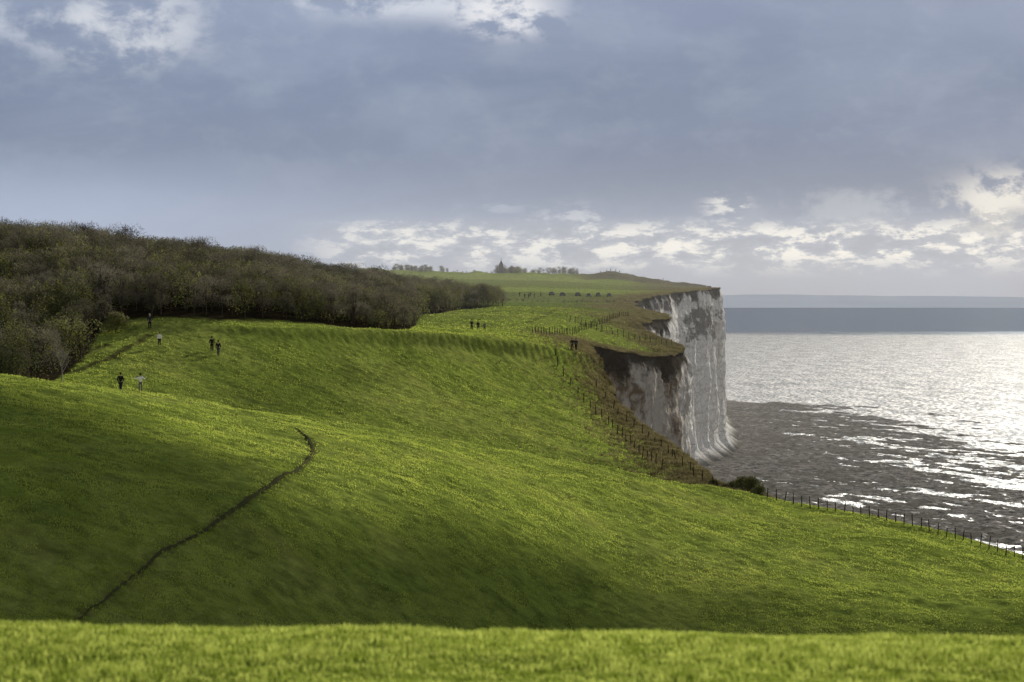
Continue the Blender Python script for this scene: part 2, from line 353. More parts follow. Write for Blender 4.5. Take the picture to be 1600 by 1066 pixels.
# ---------------------------------------------------------------- grass tufts
def blades(x,y,z,n,hmin,hmax,w,lean=.5,rs=rng):
    x=np.repeat(x,n);y=np.repeat(y,n);z=np.repeat(z,n);m=len(x)
    a=rs.uniform(0,6.283,m); hh=rs.uniform(hmin,hmax,m)
    jx=rs.normal(0,1,m)*w*.9;jy=rs.normal(0,1,m)*w*.9
    dx=np.cos(a)*w*.5*rs.uniform(.6,1.4,m);dy=np.sin(a)*w*.5*rs.uniform(.6,1.4,m)
    b=rs.uniform(0,6.283,m); L=hh*lean*rs.uniform(0,1.3,m)
    bx=x+jx;by=y+jy
    V=np.empty((m,3,3)); V[:,0]=np.stack([bx-dx,by-dy,z-.02],-1);V[:,1]=np.stack([bx+dx,by+dy,z-.02],-1);V[:,2]=np.stack([bx+np.cos(b)*L,by+np.sin(b)*L,z+hh],-1)
    return V.reshape(-1,3),np.arange(3*m).reshape(-1,3)
mgr=foliage('grass_blade',(.29,.37,.055),(.57,.63,.12),.55,.3)
mdry=foliage('dry_grass_blade',(.12,.10,.045),(.28,.24,.12),.4,.5)
def scatter(n,d0,d1,p0,p1):
    y=d0*(d1/d0)**rng.uniform(0,1,n); px=rng.uniform(p0,p1,n); x=(px-800)/F*y
    return x,y
parts=[];
for (n,d0,d1,h0,h1,w) in ((440000,88,205,.03,.13,.05),(170000,200,345,.05,.16,.08),(40000,330,470,.08,.18,.15)):
    x,y=scatter(n,d0,d1,-60,1700)
    dn=1.2*fbm(x/1.6,y/2.6,141,3)+.5*fbm(x/11,y/11,151,2)
    ok=(x<xc(y)-.5)&(woods(x,y)<.3)&(rng.uniform(-.6,.5,n)<dn+.08)
    x,y=x[ok],y[ok]
    px=800+F*x/y; ld=np.interp(px,PXG,LD[12]); bank=(y>ld-3.6)&(y<ld-.2)&(px>250)&(px<960)&(rng.uniform(0,1,len(x))<.96)
    e=xc(y)-x; edge=(y>203)&(e<rng.uniform(1,6,len(x)))
    ok=(dist_to(x,y,pathA)>.34)&(dist_to(x,y,trB)>.5)&(dist_to(x,y,trC)>.45)&~bank&~edge
    x,y=x[ok],y[ok]
    parts.append(blades(x,y,gz(x,y),2,h0,h1,w))
def cat(parts):
    V=[];Fs=[];o=0
    for v,f in parts: V.append(v);Fs.append(f+o);o+=len(v)
    return np.concatenate(V),np.concatenate(Fs)
V,Fc=cat(parts)
obj('pasture_grass',mesh_np('pasture_grass',V,Fc,[mgr],smooth=False),kind='stuff',label='short tufted pasture grass lit from behind')
n=120000
x=rng.uniform(-3.7,3.7,n);y=rng.uniform(8.2,11.8,n); k=rng.uniform(-.5,.6,n)<fbm(x/.25,y/.25,161,2)+.3; x,y=x[k],y[k]
hmul=.5+1.3*np.clip(fbm(x/.35,y/.35,171,3)+.4,0,1)
a=rng.uniform(0,6.283,len(x));h=rng.uniform(.012,.032,len(x))*hmul;w=rng.uniform(.002,.004,len(x));z=gz(x,y)
b=rng.uniform(0,6.283,len(x));L=h*rng.uniform(.1,.8,len(x))
dx=np.cos(a)*w;dy=np.sin(a)*w
V=np.stack([np.stack([x-dx,y-dy,z-.01],-1),np.stack([x+dx,y+dy,z-.01],-1),np.stack([x+np.cos(b)*L*.35+dx*.8,y+np.sin(b)*L*.35+dy*.8,z+h*.6],-1),np.stack([x+np.cos(b)*L*.35-dx*.8,y+np.sin(b)*L*.35-dy*.8,z+h*.6],-1),np.stack([x+np.cos(b)*L,y+np.sin(b)*L,z+h],-1)],1)
base=np.arange(len(x))[:,None]*5
Fc=np.concatenate([base+np.array([0,1,2]),base+np.array([0,2,3]),base+np.array([3,2,4])])
mgf=foliage('lawn_blade',(.16,.22,.02),(.56,.62,.14),.6,7.)
obj('turf_grass',mesh_np('turf_grass',V.reshape(-1,3),Fc,[mgf],smooth=False),kind='stuff',label='sunlit short grass on the near bank')
n=80000; y=203*(900/203)**rng.uniform(0,1,n); dc=rng.exponential(1,n)*np.interp(y,[203,240,345,385,395,430,470,900],[3.5,3.5,2.5,2,6,5,4,6])+.1
x=xc(y)-dc; k=rng.uniform(-.5,.5,n)<fbm(x/2,y/2,181,3)+.1; x,y=x[k],y[k]
V,Fc=blades(x,y,gz(x,y),4,.12,.42,.12,.8)
obj('dry_cliff_grass',mesh_np('dry_cliff_grass',V,Fc,[mdry],smooth=False),kind='stuff',label='rough dry grass along the cliff edge')
# ---------------------------------------------------------------- paths
msoil=simple('bare_soil',(.075,.075,.033),1.,.4,2.,0,0)
def ribbon(name,PL,w,label,lift=.07,wn=.35,sink=0.):
    X,Y=PL; tx=np.gradient(X);ty=np.gradient(Y);q=np.hypot(tx,ty)
    nx,ny=-ty/q,tx/q; rows=[]
    wl=w*(1+wn*fbm(X*.5,Y*.5,191,2)*2)*np.interp(np.arange(len(X)),[0,30,len(X)-60,len(X)],[.12,1,1,.2])
    for s in np.linspace(-1,1,5):
        xx=X+nx*wl*s*.5; yy=Y+ny*wl*s*.5; rows.append(np.stack([xx,yy,gz(xx,yy)-sink+lift*(1-.6*abs(s))],-1))
    V=np.stack(rows,1).reshape(-1,3)
    return obj(name,mesh_np(name,V,grid_faces(len(X),5),[msoil]),kind='structure',label=label)
ribbon('path',pathA,.30,'narrow trodden earth path winding up the pasture',.06,.2,.02)
# ---------------------------------------------------------------- trees
mbark=simple('twig_bark',(.07,.06,.045),.9,.4,1.5)
mbark2=simple('pale_bark',(.25,.23,.2),.9,.3,1.5)
mtw=foliage('twigs',(.06,.055,.04),(.21,.19,.14),.4,.12)
mivy=foliage('ivy_leaf',(.045,.055,.018),(.23,.24,.07),.45,.12)
def prism(p,q,r0,r1):
    d=q-p; d=d/np.linalg.norm(d); a=np.cross(d,[.3,.5,.81]);a/=np.linalg.norm(a);b=np.cross(d,a)
    an=np.array([0,2.094,4.189]); ring=np.cos(an)[:,None]*a+np.sin(an)[:,None]*b
    V=np.concatenate([p+ring*r0,q+ring*r1]); Fc=[]
    for i in range(3):
        j=(i+1)%3; Fc+=[[i,j,3+j],[i,3+j,3+i]]
    return V,np.array(Fc)
def tree_t(seed,h,r,ntw,nlf,low=.05,lobes=9,tw=.03,th=.12,tl=1.):
    g=np.random.default_rng(seed); tr=[]
    lb=[]
    for i in range(lobes):
        a=g.uniform(0,6.28); hf=g.uniform(low+.2,.82); rr=r*g.uniform(.15,.65)*(1.15-.5*hf); lb.append((np.array([math.cos(a)*rr,math.sin(a)*rr,h*hf]),r*g.uniform(.35,.6)))
    top=np.array([g.normal(0,.15),g.normal(0,.15),h*.45]); tr.append(prism(np.array([0,0,-.5]),top,th,th*.65))
    for c,R in lb:
        tr.append(prism(top*g.uniform(.5,1),c,th*.5,th*.22))
        for k in range(4):
            e=c+g.normal(0,1,3)*R*.4+np.array([0,0,R*.2]); tr.append(prism(c*.75+top*.25,e,th*.22,th*.05))
    T_=cat(tr)
    li=g.integers(0,lobes,ntw); C=np.array([lb[i][0] for i in li]);R=np.array([lb[i][1] for i in li])
    d=g.normal(0,1,(ntw,3)); d/=np.linalg.norm(d,axis=1)[:,None]; d[:,2]=np.where(d[:,2]<-.4,-d[:,2],d[:,2])
    p=C+d*(R*g.uniform(.45,1.,ntw)**.6)[:,None]; dr=d*.5+g.normal(0,.7,(ntw,3))+np.array([0,0,.25]); dr/=np.linalg.norm(dr,axis=1)[:,None]
    L=g.uniform(.2,.48,ntw)*min(1,h/5)*tl; s=np.cross(dr,g.normal(0,1,(ntw,3))); s/=np.linalg.norm(s,axis=1)[:,None]
    V=np.stack([p-s*tw,p+s*tw,p+dr*L[:,None]],1).reshape(-1,3); parts=[(V,np.arange(3*ntw).reshape(-1,3))]
    mi=[0]*ntw
    if nlf:
        li=g.integers(0,lobes,nlf); C=np.array([lb[i][0] for i in li]);R=np.array([lb[i][1] for i in li])
        d=g.normal(0,1,(nlf,3)); d/=np.linalg.norm(d,axis=1)[:,None]
        p=C+d*(R*g.uniform(.6,1.08,nlf))[:,None]; a=g.normal(0,1,(nlf,3));a/=np.linalg.norm(a,axis=1)[:,None]; b=np.cross(a,g.normal(0,1,(nlf,3)));b/=np.linalg.norm(b,axis=1)[:,None]
        sz=g.uniform(.06,.15,nlf)[:,None]
        V=np.stack([p-a*sz,p+a*sz*.6+b*sz,p+a*sz*.5-b*sz],1).reshape(-1,3); parts.append((V,np.arange(3*nlf).reshape(-1,3))); mi+=[1]*nlf
    Cr=cat(parts)
    return T_,Cr,np.array(mi)
temps=[tree_t(11,6.0,2.7,1150,100),tree_t(12,6.3,2.6,1150,0),tree_t(13,5.6,2.9,850,300),tree_t(14,5.8,2.8,500,750),tree_t(15,5.3,2.7,350,800)]
def batch(tp,pos,sc,rot):
    (tv,tf),(cv,cf),mi=tp
    V=np.concatenate([tv,cv]);Fc=np.concatenate([tf,cf+len(tv)]);M=np.concatenate([np.zeros(len(tf)),mi+1])
    c,s=np.cos(rot),np.sin(rot); n=len(pos)
    W=np.empty((n,len(V),3)); W[:,:,0]=(V[None,:,0]*c[:,None]-V[None,:,1]*s[:,None])*sc[:,None]; W[:,:,1]=(V[None,:,0]*s[:,None]+V[None,:,1]*c[:,None])*sc[:,None]; W[:,:,2]=V[None,:,2]*sc[:,None]
    W+=pos[:,None,:]
    Fo=Fc[None]+(np.arange(n)*len(V))[:,None,None]
    return W.reshape(-1,3),Fo.reshape(-1,3),np.tile(M,n)
def forest(name,P,S,probs,label,temps=temps):
    k=rng.choice(len(temps),len(P),p=probs); out=[];MI=[]
    for i in range(len(temps)):
        q=k==i
        if q.sum()==0: continue
        v,f,m=batch(temps[i],P[q],S[q],rng.uniform(0,6.28,q.sum())); out.append((v,f));MI.append(m)
    V,Fc=cat(out); return obj(name,mesh_np(name,V,Fc,[mbark,mtw,mivy],np.concatenate(MI),smooth=False),kind='stuff',label=label)
gx,gy_=np.meshgrid(np.arange(-170,10,3.1),np.arange(186,480,3.6)); gx=gx.ravel()+rng.uniform(-1.4,1.4,gx.size);gy_=gy_.ravel()+rng.uniform(-1.6,1.6,gy_.size)
ppx=800+F*gx/gy_
k=(woods(gx,gy_)>.6)&(ppx>-120)&(gx<xc(gy_)-4)
gx,gy_,ppx=gx[k],gy_[k],ppx[k]
S=np.interp(ppx,[0,400,600,785],[1.2,1.12,.97,.86])*rng.uniform(.78,1.15,len(gx))*np.interp(gy_,[180,250,290,330],[.74,.74,.86,1.])*(1+.25*fbm(gx/14,gy_/14,201,2))
ed=woods(gx,gy_-4.5)<.5
isol=np.where(ed)[0]; rng.shuffle(isol); isol=isol[:60]; msk=np.ones(len(gx),bool); msk[isol]=False
forest('wood',np.stack([gx,gy_,gz(gx,gy_)-.2],-1)[msk],S[msk],[.22,.2,.22,.2,.16],'dense leafless winter wood with ivy-green crowns')
TM=[]
for tp in temps:
    (tv,tf),(cv,cf),mi=tp
    TM.append((mesh_np('trunk',tv,tf,[mbark]),mesh_np('crown',cv,cf,[mtw,mivy],mi,smooth=False)))
def place_tree(tm,loc,sc,name,label,cat_='tree',group=None):
    e=obj(name,None,label=label,cat=cat_,group=group); e.location=loc; e.scale=(sc,)*3; e.rotation_euler[2]=rng.uniform(0,6.28)
    obj('trunk',tm[0],parent=e); obj('crown',tm[1],parent=e); return e
for i in isol:
    j=rng.choice(5,p=[.25,.25,.25,.15,.1])
    place_tree(TM[j],(gx[i],gy_[i],float(gz(gx[i],gy_[i]))-.3),S[i]*.85,'bare_tree' if j<3 else 'ivy_covered_tree','small leafless tree at the edge of the wood' if j<3 else 'small ivy-green tree at the edge of the wood',group='trees along the edge of the wood')
tp=tree_t(33,5.2,2.2,260,0,low=.25,tw=.02,th=.10,tl=1.5); (tv,tf),(cv,cf),mi=tp
x,y,z=atd(97,205)
place_tree((mesh_np('trunk',tv,tf,[mbark2]),mesh_np('crown',cv,cf,[mbark2],smooth=False)),(x,y,z-.1),.8,'bare_tree','pale leafless tree standing before the dark wood')
bt=tree_t(44,2.6,1.7,900,900,low=.0,lobes=9,th=.06); (tv,tf),(cv,cf),mi=bt; BM=(mesh_np('trunk',tv,tf,[mbark]),mesh_np('crown',cv,cf,[mtw,mivy],mi,smooth=False))
x,y,z=atd(182,238); place_tree(BM,(x,y,z-.5),1.1,'round_bush','dark rounded bush standing alone in front of the wood','bush')
for px,d,s in ((1150,210,.8),(1163,207,.95),(1176,204,.9),(1135,216,.65),(1115,225,.5),(1186,202,.65)):
    x,y,z=atd(px,d); x=min(x,float(xc(d))-.4)
    place_tree(BM,(x,y,float(gz(x,y))-.6),s,'scrub_bush','low dark scrub bush on the cliff edge','bush','scrub bushes on the cliff edge')
P=[];SS=[]
for px0,px1,d,n,s0,s1 in ((612,700,1180,50,.5,.8),(700,770,1230,26,.3,.6),(780,905,1215,60,.5,.95),(775,815,1215,20,.8,1.15)):
    for _ in range(n):
        px=rng.uniform(px0,px1);dd=d+rng.uniform(-15,25); X_,Y_,Z_=atd(px,dd); P.append((X_,Y_,Z_-.8)); SS.append(rng.uniform(s0,s1))
for _ in range(60):
    px=rng.uniform(790,1010); dd=rng.uniform(612,622); X_,Y_,Z_=atd(px,dd); P.append((X_,Y_,Z_-.6)); SS.append(rng.uniform(.12,.26))
forest('distant_trees',np.array(P),np.array(SS),[.3,.3,.2,.1,.1],'distant windswept trees and hedges on the plateau')
# ---------------------------------------------------------------- fences
mpost=simple('weathered_wood',(.035,.03,.022),.9,.4,6.)
mwire=simple('rusty_wire',(.05,.04,.03),.9,.2,6.)
def post_mesh(h=1.4,r=.065):
    V=[];Fs=[];rings=[(-.3,r),(h*.5,r*.95),(h-.04,r*.9),(h,r*.5)]
    for z,rr in rings:
        for k in range(8):
            a=k*math.pi/4; V.append((rr*math.cos(a),rr*math.sin(a),z))
    for i in range(3):
        for k in range(8):
            Fs.append((i*8+k,i*8+(k+1)%8,(i+1)*8+(k+1)%8,(i+1)*8+k))
    m=bpy.data.meshes.new('fence_post'); m.from_pydata(V,[],Fs+[tuple(range(24,32))]); m.materials.append(mpost); return m
PM=post_mesh()
def fence(XY,label,hs=1.,wires=(.35,.75,1.15),rr=1.):
    x0,y0=XY[0]; z0=float(gz(x0,y0)); e=obj('wire_fence',None,label=label,cat='fence'); e.location=(x0,y0,z0)
    tops=[]
    for x,y in XY:
        z=float(gz(x,y)); o=obj('fence_post',PM,parent=e); o.location=(x-x0,y-y0,z-z0); 
        s=rng.uniform(.8,1.12)*hs; o.scale=(rr,rr,s); o.rotation_euler=(rng.normal(0,.07),rng.normal(0,.07),rng.uniform(0,6))
        tops.append(np.array([x-x0,y-y0,z-z0]))
    parts=[]
    for w in wires:
        for a,b in zip(tops[:-1],tops[1:]):
            p=a+[0,0,w*hs];q=b+[0,0,w*hs];m=(p+q)/2-[0,0,.04]
            parts.append(prism(p,m,.007,.007));parts.append(prism(m,q,.007,.007))
    V,Fc=cat(parts); obj('wire',mesh_np('wire',V,Fc,[mwire]),parent=e)
def resample(pts,step,**k):
    q=np.array([at(px,py,**k)[:2] for px,py in pts]); s=np.concatenate([[0],np.cumsum(np.hypot(*np.diff(q,axis=0).T))]); u=np.arange(0,s[-1],step)
    u=u+rng.uniform(-.4,.4,len(u)); return list(zip(np.interp(u,s,q[:,0]),np.interp(u,s,q[:,1])))
fa=resample([(868,556),(872,575),(888,600),(915,632),(950,665),(985,695),(1012,720),(1035,738)],3.,d0=205,d1=330)
fence(fa,'leaning post and wire fence running down towards the cliff')
q=[(float(xc(d))-o,d) for d,o in zip(np.linspace(300,207,22),np.interp(np.linspace(300,207,22),[207,250,300],[1.6,2.6,3.]))]
fence(q,'weathered wire fence following the cliff edge',.9)
q=[]
for px in np.concatenate([np.linspace(1200,1640,34),[1660,1685,1710]]):
    d=float(np.interp(px,PXG,cd))-1.2; X_=(px-800)/F*d; q.append((X_,d+rng.uniform(-.2,.2)))
fence(q,'old post and wire fence on the brow above the beach',.8,rr=.8)
fence(resample([(832,524),(870,524),(900,520),(935,508),(965,497),(985,489)],2.6,d0=312,d1=455),'post fence crossing the plateau field')
q=[((px-800)/F*d,d) for px,d in zip(np.linspace(890,1050,20),np.linspace(390,400,20)) if (px-800)/F*d<float(xc(d))-1]
if len(q)>2: fence(q,'short wire fence near the cliff head')
# ---------------------------------------------------------------- people
skin_m=simple('skin',(.45,.28,.2),.6,.05)
hair_m=simple('hair',(.04,.03,.02),.8,.2)
shoe_m=simple('shoe_leather',(.03,.03,.03),.6,.2)
def cloth(n,c): return simple(n,c,.9,.12,8.)
def skinmesh(name,nodes,edges,root,mt,sub=1):
    m=bpy.data.meshes.new('tmp'); m.from_pydata([n[0] for n in nodes],edges,[]); o=bpy.data.objects.new('tmp',m); link(o)
    o.modifiers.new('s','SKIN')
    sv=m.skin_vertices[0].data
    for i,n in enumerate(nodes):
        r=n[1]; sv[i].radius=r if hasattr(r,'__len__') else (r,r); sv[i].use_root=(i==root)
    if sub:
        s=o.modifiers.new('u','SUBSURF'); s.levels=sub
    dg=bpy.context.evaluated_depsgraph_get(); dg.update(); ev=o.evaluated_get(dg); nm=bpy.data.meshes.new_from_object(ev); nm.name=name
    nm.materials.clear(); nm.materials.append(mt)
    for p in nm.polygons: p.use_smooth=True
    bpy.data.objects.remove(o); bpy.data.meshes.remove(m); return nm
def person(loc,face,label,jm,tm,h=1.74,stride=.25,arms='swing',hairc=None,group=None):
    s=h/1.75
    hipz=.92; 
    sw=stride
    def leg(sd,ph):
        f=ph*sw
        return [(sd*.09,0,hipz-.03),(sd*.10,-f*.55-.03,.50),(sd*.10,-f+(.05 if ph<0 else 0),.09),(sd*.11,-f-.17,.035)]
    Lg=leg(1,1);Rg=leg(-1,-1)
    if arms=='swing':
        La=[(.19,0,1.42),(.25,.06,1.15),(.24,.02-.12,.92)];Ra=[(-.19,0,1.42),(-.25,.02,1.15),(-.24,-.16,.95)]
    elif arms=='pocket':
        La=[(.19,0,1.42),(.28,.08,1.17),(.20,-.08,.98)];Ra=[(-.19,0,1.42),(-.28,.08,1.17),(-.20,-.08,.98)]
    else:
        La=[(.19,0,1.42),(.42,-.02,1.28),(.62,-.10,1.34)];Ra=[(-.19,0,1.42),(-.38,-.02,1.24),(-.46,-.22,1.32)]
    nodes=[((0,0,.95),(.13,.10)),((0,0,1.12),(.12,.09)),((0,0,1.34),(.15,.10)),((0,0.01,1.47),(.06,.06)),((0,0,1.54),(.055,.06)),((0,-.01,1.63),(.078,.095)),((0,-.005,1.71),(.07,.085)),((0,-.105,1.615),(.014,.014)),((.085,0,1.62),(.012,.02)),((-.085,0,1.62),(.012,.02))]
    edges=[(0,1),(1,2),(2,3),(3,4),(4,5),(5,6),(5,7),(5,8),(5,9)]
    def chain(start,pts,rad):
        p=start
        for q,r in zip(pts,rad):
            nodes.append((q,r)); edges.append((p,len(nodes)-1)); p=len(nodes)-1
        return p
    for A,sd in ((La,1),(Ra,-1)):
        w=Vector(A[2]); d=(w-Vector(A[1])).normalized(); palm=w+d*.07
        p=chain(2,A+[tuple(palm)],[.06,.045,.028,.03])
        side=d.cross(Vector((1,0,0)));side.normalize()
        for k,(o,l) in enumerate(((-.03,.065),(-.01,.08),(.01,.075),(.03,.058))):
            a=palm+side*o+d*.03; b=a+d*l*.5; c_=b+d*l*.5+Vector((-sd*.015,0,0))
            chain(p,[tuple(a),tuple(b),tuple(c_)],[.010,.009,.008])
        th=w+d*.03+side*.035; chain(p,[tuple(th),tuple(th+d*.04+side*.01)],[.011,.009])
    for G in (Lg,Rg): chain(0,G,[.085,.058,.038,.035])
    body=skinmesh('person',nodes,edges,0,skin_m)
    o=obj('person',body,label=label,cat='person',group=group); o.location=loc; o.rotation_euler[2]=face; o.scale=(s,s,s)
    jn=[((0,0,.88),(.16,.125)),((0,0,1.12),(.145,.115)),((0,0,1.35),(.175,.125)),((0,0,1.47),(.085,.08))];je=[(0,1),(1,2),(2,3)]
    for A in (La,Ra):
        b=len(jn); e_=tuple(Vector(A[1]).lerp(Vector(A[2]),.95)); jn+=[(A[0],.078),(A[1],.062),(e_,.045)]; je+=[(2,b),(b,b+1),(b+1,b+2)]
    obj('jacket',skinmesh('jacket',jn,je,0,jm),parent=o)
    tn=[((0,0,.97),(.14,.115))];te=[]
    for G in (Lg,Rg):
        b=len(tn); a_=tuple(Vector(G[1]).lerp(Vector(G[2]),.93)); tn+=[(G[0],.10),(G[1],.075),(a_,.058)]; te+=[(0,b),(b,b+1),(b+1,b+2)]
    obj('trousers',skinmesh('trousers',tn,te,0,tm),parent=o)
    hn=[((0,.03,1.60),(.08,.07)),((0,.02,1.69),(.088,.085)),((0,0.0,1.745),(.06,.07))]
    obj('hair',skinmesh('hair',hn,[(0,1),(1,2)],1,hairc or hair_m),parent=o)
    for G in (Lg,Rg):
        a_=Vector(G[2]);b_=Vector(G[3]); obj('shoe',skinmesh('shoe',[(tuple(a_+Vector((0,.04,-.03))),.045),(tuple(b_),.042)],[(0,1)],0,shoe_m),parent=o)
    return o
blk=cloth('black_cloth',(.02,.02,.025)); navy=cloth('navy_cloth',(.03,.035,.05)); wht=cloth('white_cloth',(.8,.8,.8)); gry=cloth('grey_cloth',(.15,.15,.16)); blu=cloth('denim_cloth',(.05,.07,.11)); brn=cloth('brown_cloth',(.09,.06,.04)); hat=cloth('pale_hat',(.6,.58,.55))
PP=[(188,172.5,math.pi*.95,'walker in a dark coat and dark trousers on the pasture',blk,navy,1.76,'pocket',None),
(219,172.5,math.pi*1.1,'walker in a white top with both arms raised forward',wht,gry,1.62,'out',None),
(234,240,0.2,'walker in dark clothes and pale hat near the wood',navy,blk,1.9,'pocket',hat),
(249,233,0.1,'walker in a white jacket and dark trousers on the ridge',wht,blk,1.65,'swing',None),
(331,236,3.3,'walker in a black coat strolling on the ridge',blk,blk,1.85,'pocket',None),
(341,235,3.1,'walker in a black jacket and dark jeans',blk,blu,1.85,'swing',None),
(737,322,.1,'walker in a dark coat with hands in pockets',blk,blk,1.8,'pocket',None),
(747,320,.3,'walker in a black jacket on the grass track',blk,navy,1.7,'swing',None),
(757,322,.2,'walker in a grey jacket and brown trousers',gry,brn,1.4,'swing',None),
(894,309,.1,'walker in black standing beside the cliff fence',blk,blk,1.85,'pocket',None),
(900,310,3.0,'walker in a dark jacket leaning by the fence',navy,blk,1.95,'pocket',None)]
for px,d,f,lab,j,tq,h,ar,hc in PP:
    X_,Y_,Z_=atd(px,d); person((X_,Y_,Z_-.01),f,lab,j,tq,h,.22 if ar!='out' else .1,ar,hc)
base=person(atd(820,640),0,'tiny dark-clothed walker on the far meadow',blk,navy,1.7,.2,'swing',None,'distant walkers on the far meadow')
kids=list(base.children)
for px,d in ((826,640),(829,650),(835,646),(812,655),(786,660),(845,660),(938,1198),(948,1196),(954,1197),(962,1197),(968,1199),(1036,1190)):
    o=base.copy(); link(o); o.location=atd(px,d); o.rotation_euler[2]=rng.uniform(0,6.28)
    for k in kids:
        c_=k.copy(); link(c_); c_.parent=o
# ---------------------------------------------------------------- parked cars
mcar=simple('car_paint',(.09,.095,.11),.8,.1,3.,0,.03); mgl=simple('car_glass',(.02,.025,.03),.7,.1,3.,0,.05); mty=simple('tyre_rubber',(.02,.02,.02),.8,.1)
def loft(name,prof,mt):
    V=[];n=len(prof[0][1])
    for y,s in prof: V+=[(a,y,b) for a,b in s]
    Fs=[]
    for i in range(len(prof)-1):
        for k in range(n): Fs.append((i*n+k,i*n+(k+1)%n,(i+1)*n+(k+1)%n,(i+1)*n+k))
    Fs.append(tuple(range(n))[::-1]); Fs.append(tuple(range((len(prof)-1)*n,len(prof)*n)))
    m=bpy.data.meshes.new(name); m.from_pydata(V,[],Fs); m.materials.append(mt); return m
def sec(w,z0,z1,c=.12): return [(-w,z0+c),(-w+c,z0),(w-c,z0),(w,z0+c),(w,z1-c),(w-c,z1),(-w+c,z1),(-w,z1-c)]
cb=loft('body',[(-2.1,sec(.75,.35,.7)),(-1.95,sec(.84,.25,.85)),(-.9,sec(.88,.22,.95)),(1.2,sec(.88,.22,1.0)),(2.,sec(.84,.25,.95)),(2.1,sec(.78,.35,.8))],mcar)
cc=loft('cabin',[(-1.05,sec(.80,.92,1.0,.03)),(-.35,sec(.68,.92,1.46)),(1.1,sec(.68,.92,1.48)),(1.75,sec(.76,.92,1.02,.03))],mgl)
rf=loft('roof',[(-.38,sec(.62,1.44,1.50,.02)),(1.12,sec(.62,1.46,1.52,.02))],mcar)
def wheel():
    V=[];Fs=[];n=16
    for xx,r in ((-.1,.26),(-.1,.31),(.1,.31),(.1,.26)):
        for k in range(n): V.append((xx,r*math.cos(k*6.2832/n),r*math.sin(k*6.2832/n)))
    for i in range(3):
        for k in range(n): Fs.append((i*n+k,i*n+(k+1)%n,(i+1)*n+(k+1)%n,(i+1)*n+k))
    Fs+= [tuple(range(n)),tuple(range(3*n,4*n))]
    m=bpy.data.meshes.new('wheel'); m.from_pydata(V,[],Fs); m.materials.append(mty); return m
wm=wheel()
for px,d in ((862,668),(879,672),(903,672),(920,668),(935,672),(952,668)):
    loc=atd(px,d); e=obj('parked_car',None,label='small dark car parked on the far meadow track',cat='car',group='cars parked on the far meadow'); e.location=loc; e.rotation_euler[2]=rng.uniform(-.15,.15); e.scale=(.85,.85,.8)
    obj('body',cb,parent=e);obj('cabin',cc,parent=e);obj('roof',rf,parent=e)
    for a_ in (-.82,.82):
        for b_ in (-1.3,1.3):
            w_=obj('wheel',wm,parent=e); w_.location=(a_,b_,.31)
mst=simple('grey_stone',(.12,.115,.115),.9,.2,1.); msl=simple('slate',(.07,.07,.08),.8,.2,2.)
x,y,z=atd(783,1195); e=obj('stone_tower',None,label='small grey stone tower with pointed roof among distant trees',cat='tower'); e.location=(x,y,z)
def box(name,w,d_,z0,z1,mt,top=1.):
    V=[(-w,-d_,z0),(w,-d_,z0),(w,d_,z0),(-w,d_,z0)]+[(a*top,b*top,z1) for a,b in ((-w,-d_),(w,-d_),(w,d_),(-w,d_))]
    m=bpy.data.meshes.new(name); m.from_pydata(V,[],[(3,2,1,0),(4,5,6,7),(0,1,5,4),(1,2,6,5),(2,3,7,6),(3,0,4,7)]); m.materials.append(mt); return m
obj('wall',box('wall',1.3,1.3,-1,5.2,mst,.85),parent=e); obj('parapet',box('parapet',1.35,1.35,5.2,5.8,mst),parent=e); obj('roof',box('roof',1.1,1.1,5.8,8.,msl,.1),parent=e); obj('finial',box('finial',.15,.15,8.,9.8,msl,.5),parent=e)
# ---------------------------------------------------------------- sun direction + unseen sheets added overhead to shade the slopes
SA=math.radians(24); SE=math.radians(18.5)
dirv=Vector((math.sin(SA)*math.cos(SE),math.cos(SA)*math.cos(SE),math.sin(SE)))
mcd=simple('shade_sheet_white',(.8,.8,.82),1.,.05,.01,0,0)
def shade_sheet(name,inside,x0,x1,y0,y1,dist,zg,label,step=2.5):
    gx=np.arange(x0,x1,step);gy=np.arange(y0,y1,step);GX,GY=np.meshgrid(gx,gy); ins=inside(GX,GY)
    th=6+10*fbm(GX/25,GY/25,301,3)
    top=np.stack([GX,GY,zg+np.abs(th)*.4],-1).reshape(-1,3); bot=np.stack([GX,GY,zg-np.abs(th)*.2-.5],-1).reshape(-1,3)
    f=grid_faces(len(gy),len(gx)); cen=ins.ravel()[f].mean(1)>0.5; f=f[cen]
    V=np.concatenate([top,bot])+np.array(dirv)*dist; Fc=np.concatenate([f,f[:,::-1]+len(top)])
    m=mesh_np(name,V,Fc,[mcd]); o=obj(name,m,kind='structure',label=label); return o
def inA(x,y):  # outline shaped to the shade wanted on the lower hill
    px=800+F*x/y
    ye=np.interp(px,[-300,0,200,400,600,800,1000,1200,1600,2000],[113,113,114,119,131,147,158,163,160,152])+fbm(x/16,y/9,311,4)*14
    return (y<ye)&(y>24+fbm(x/10,y*0,5,2)*4)
shade_sheet('shade_sheet',inA,-110,160,18,200,800,H-18,'unseen overhead sheet added to shade the valley floor')
def inB(x,y):  # gappy outline shaped for a half-shaded band behind the crest
    px=800+F*x/y; c0=np.interp(px,[0,430,1000],[206,217,236])
    return (np.abs(y-c0+fbm(x/20,y/20,7,2)*14)<np.interp(px,[-100,150,400,900,1100],[0,6,17,19,8]))&(fbm(x/7,y/7,321,3)>-.0)
shade_sheet('shade_sheet',inB,-75,40,165,290,1200,H-15,'unseen broken sheet added to half-shade the middle slope',2.)
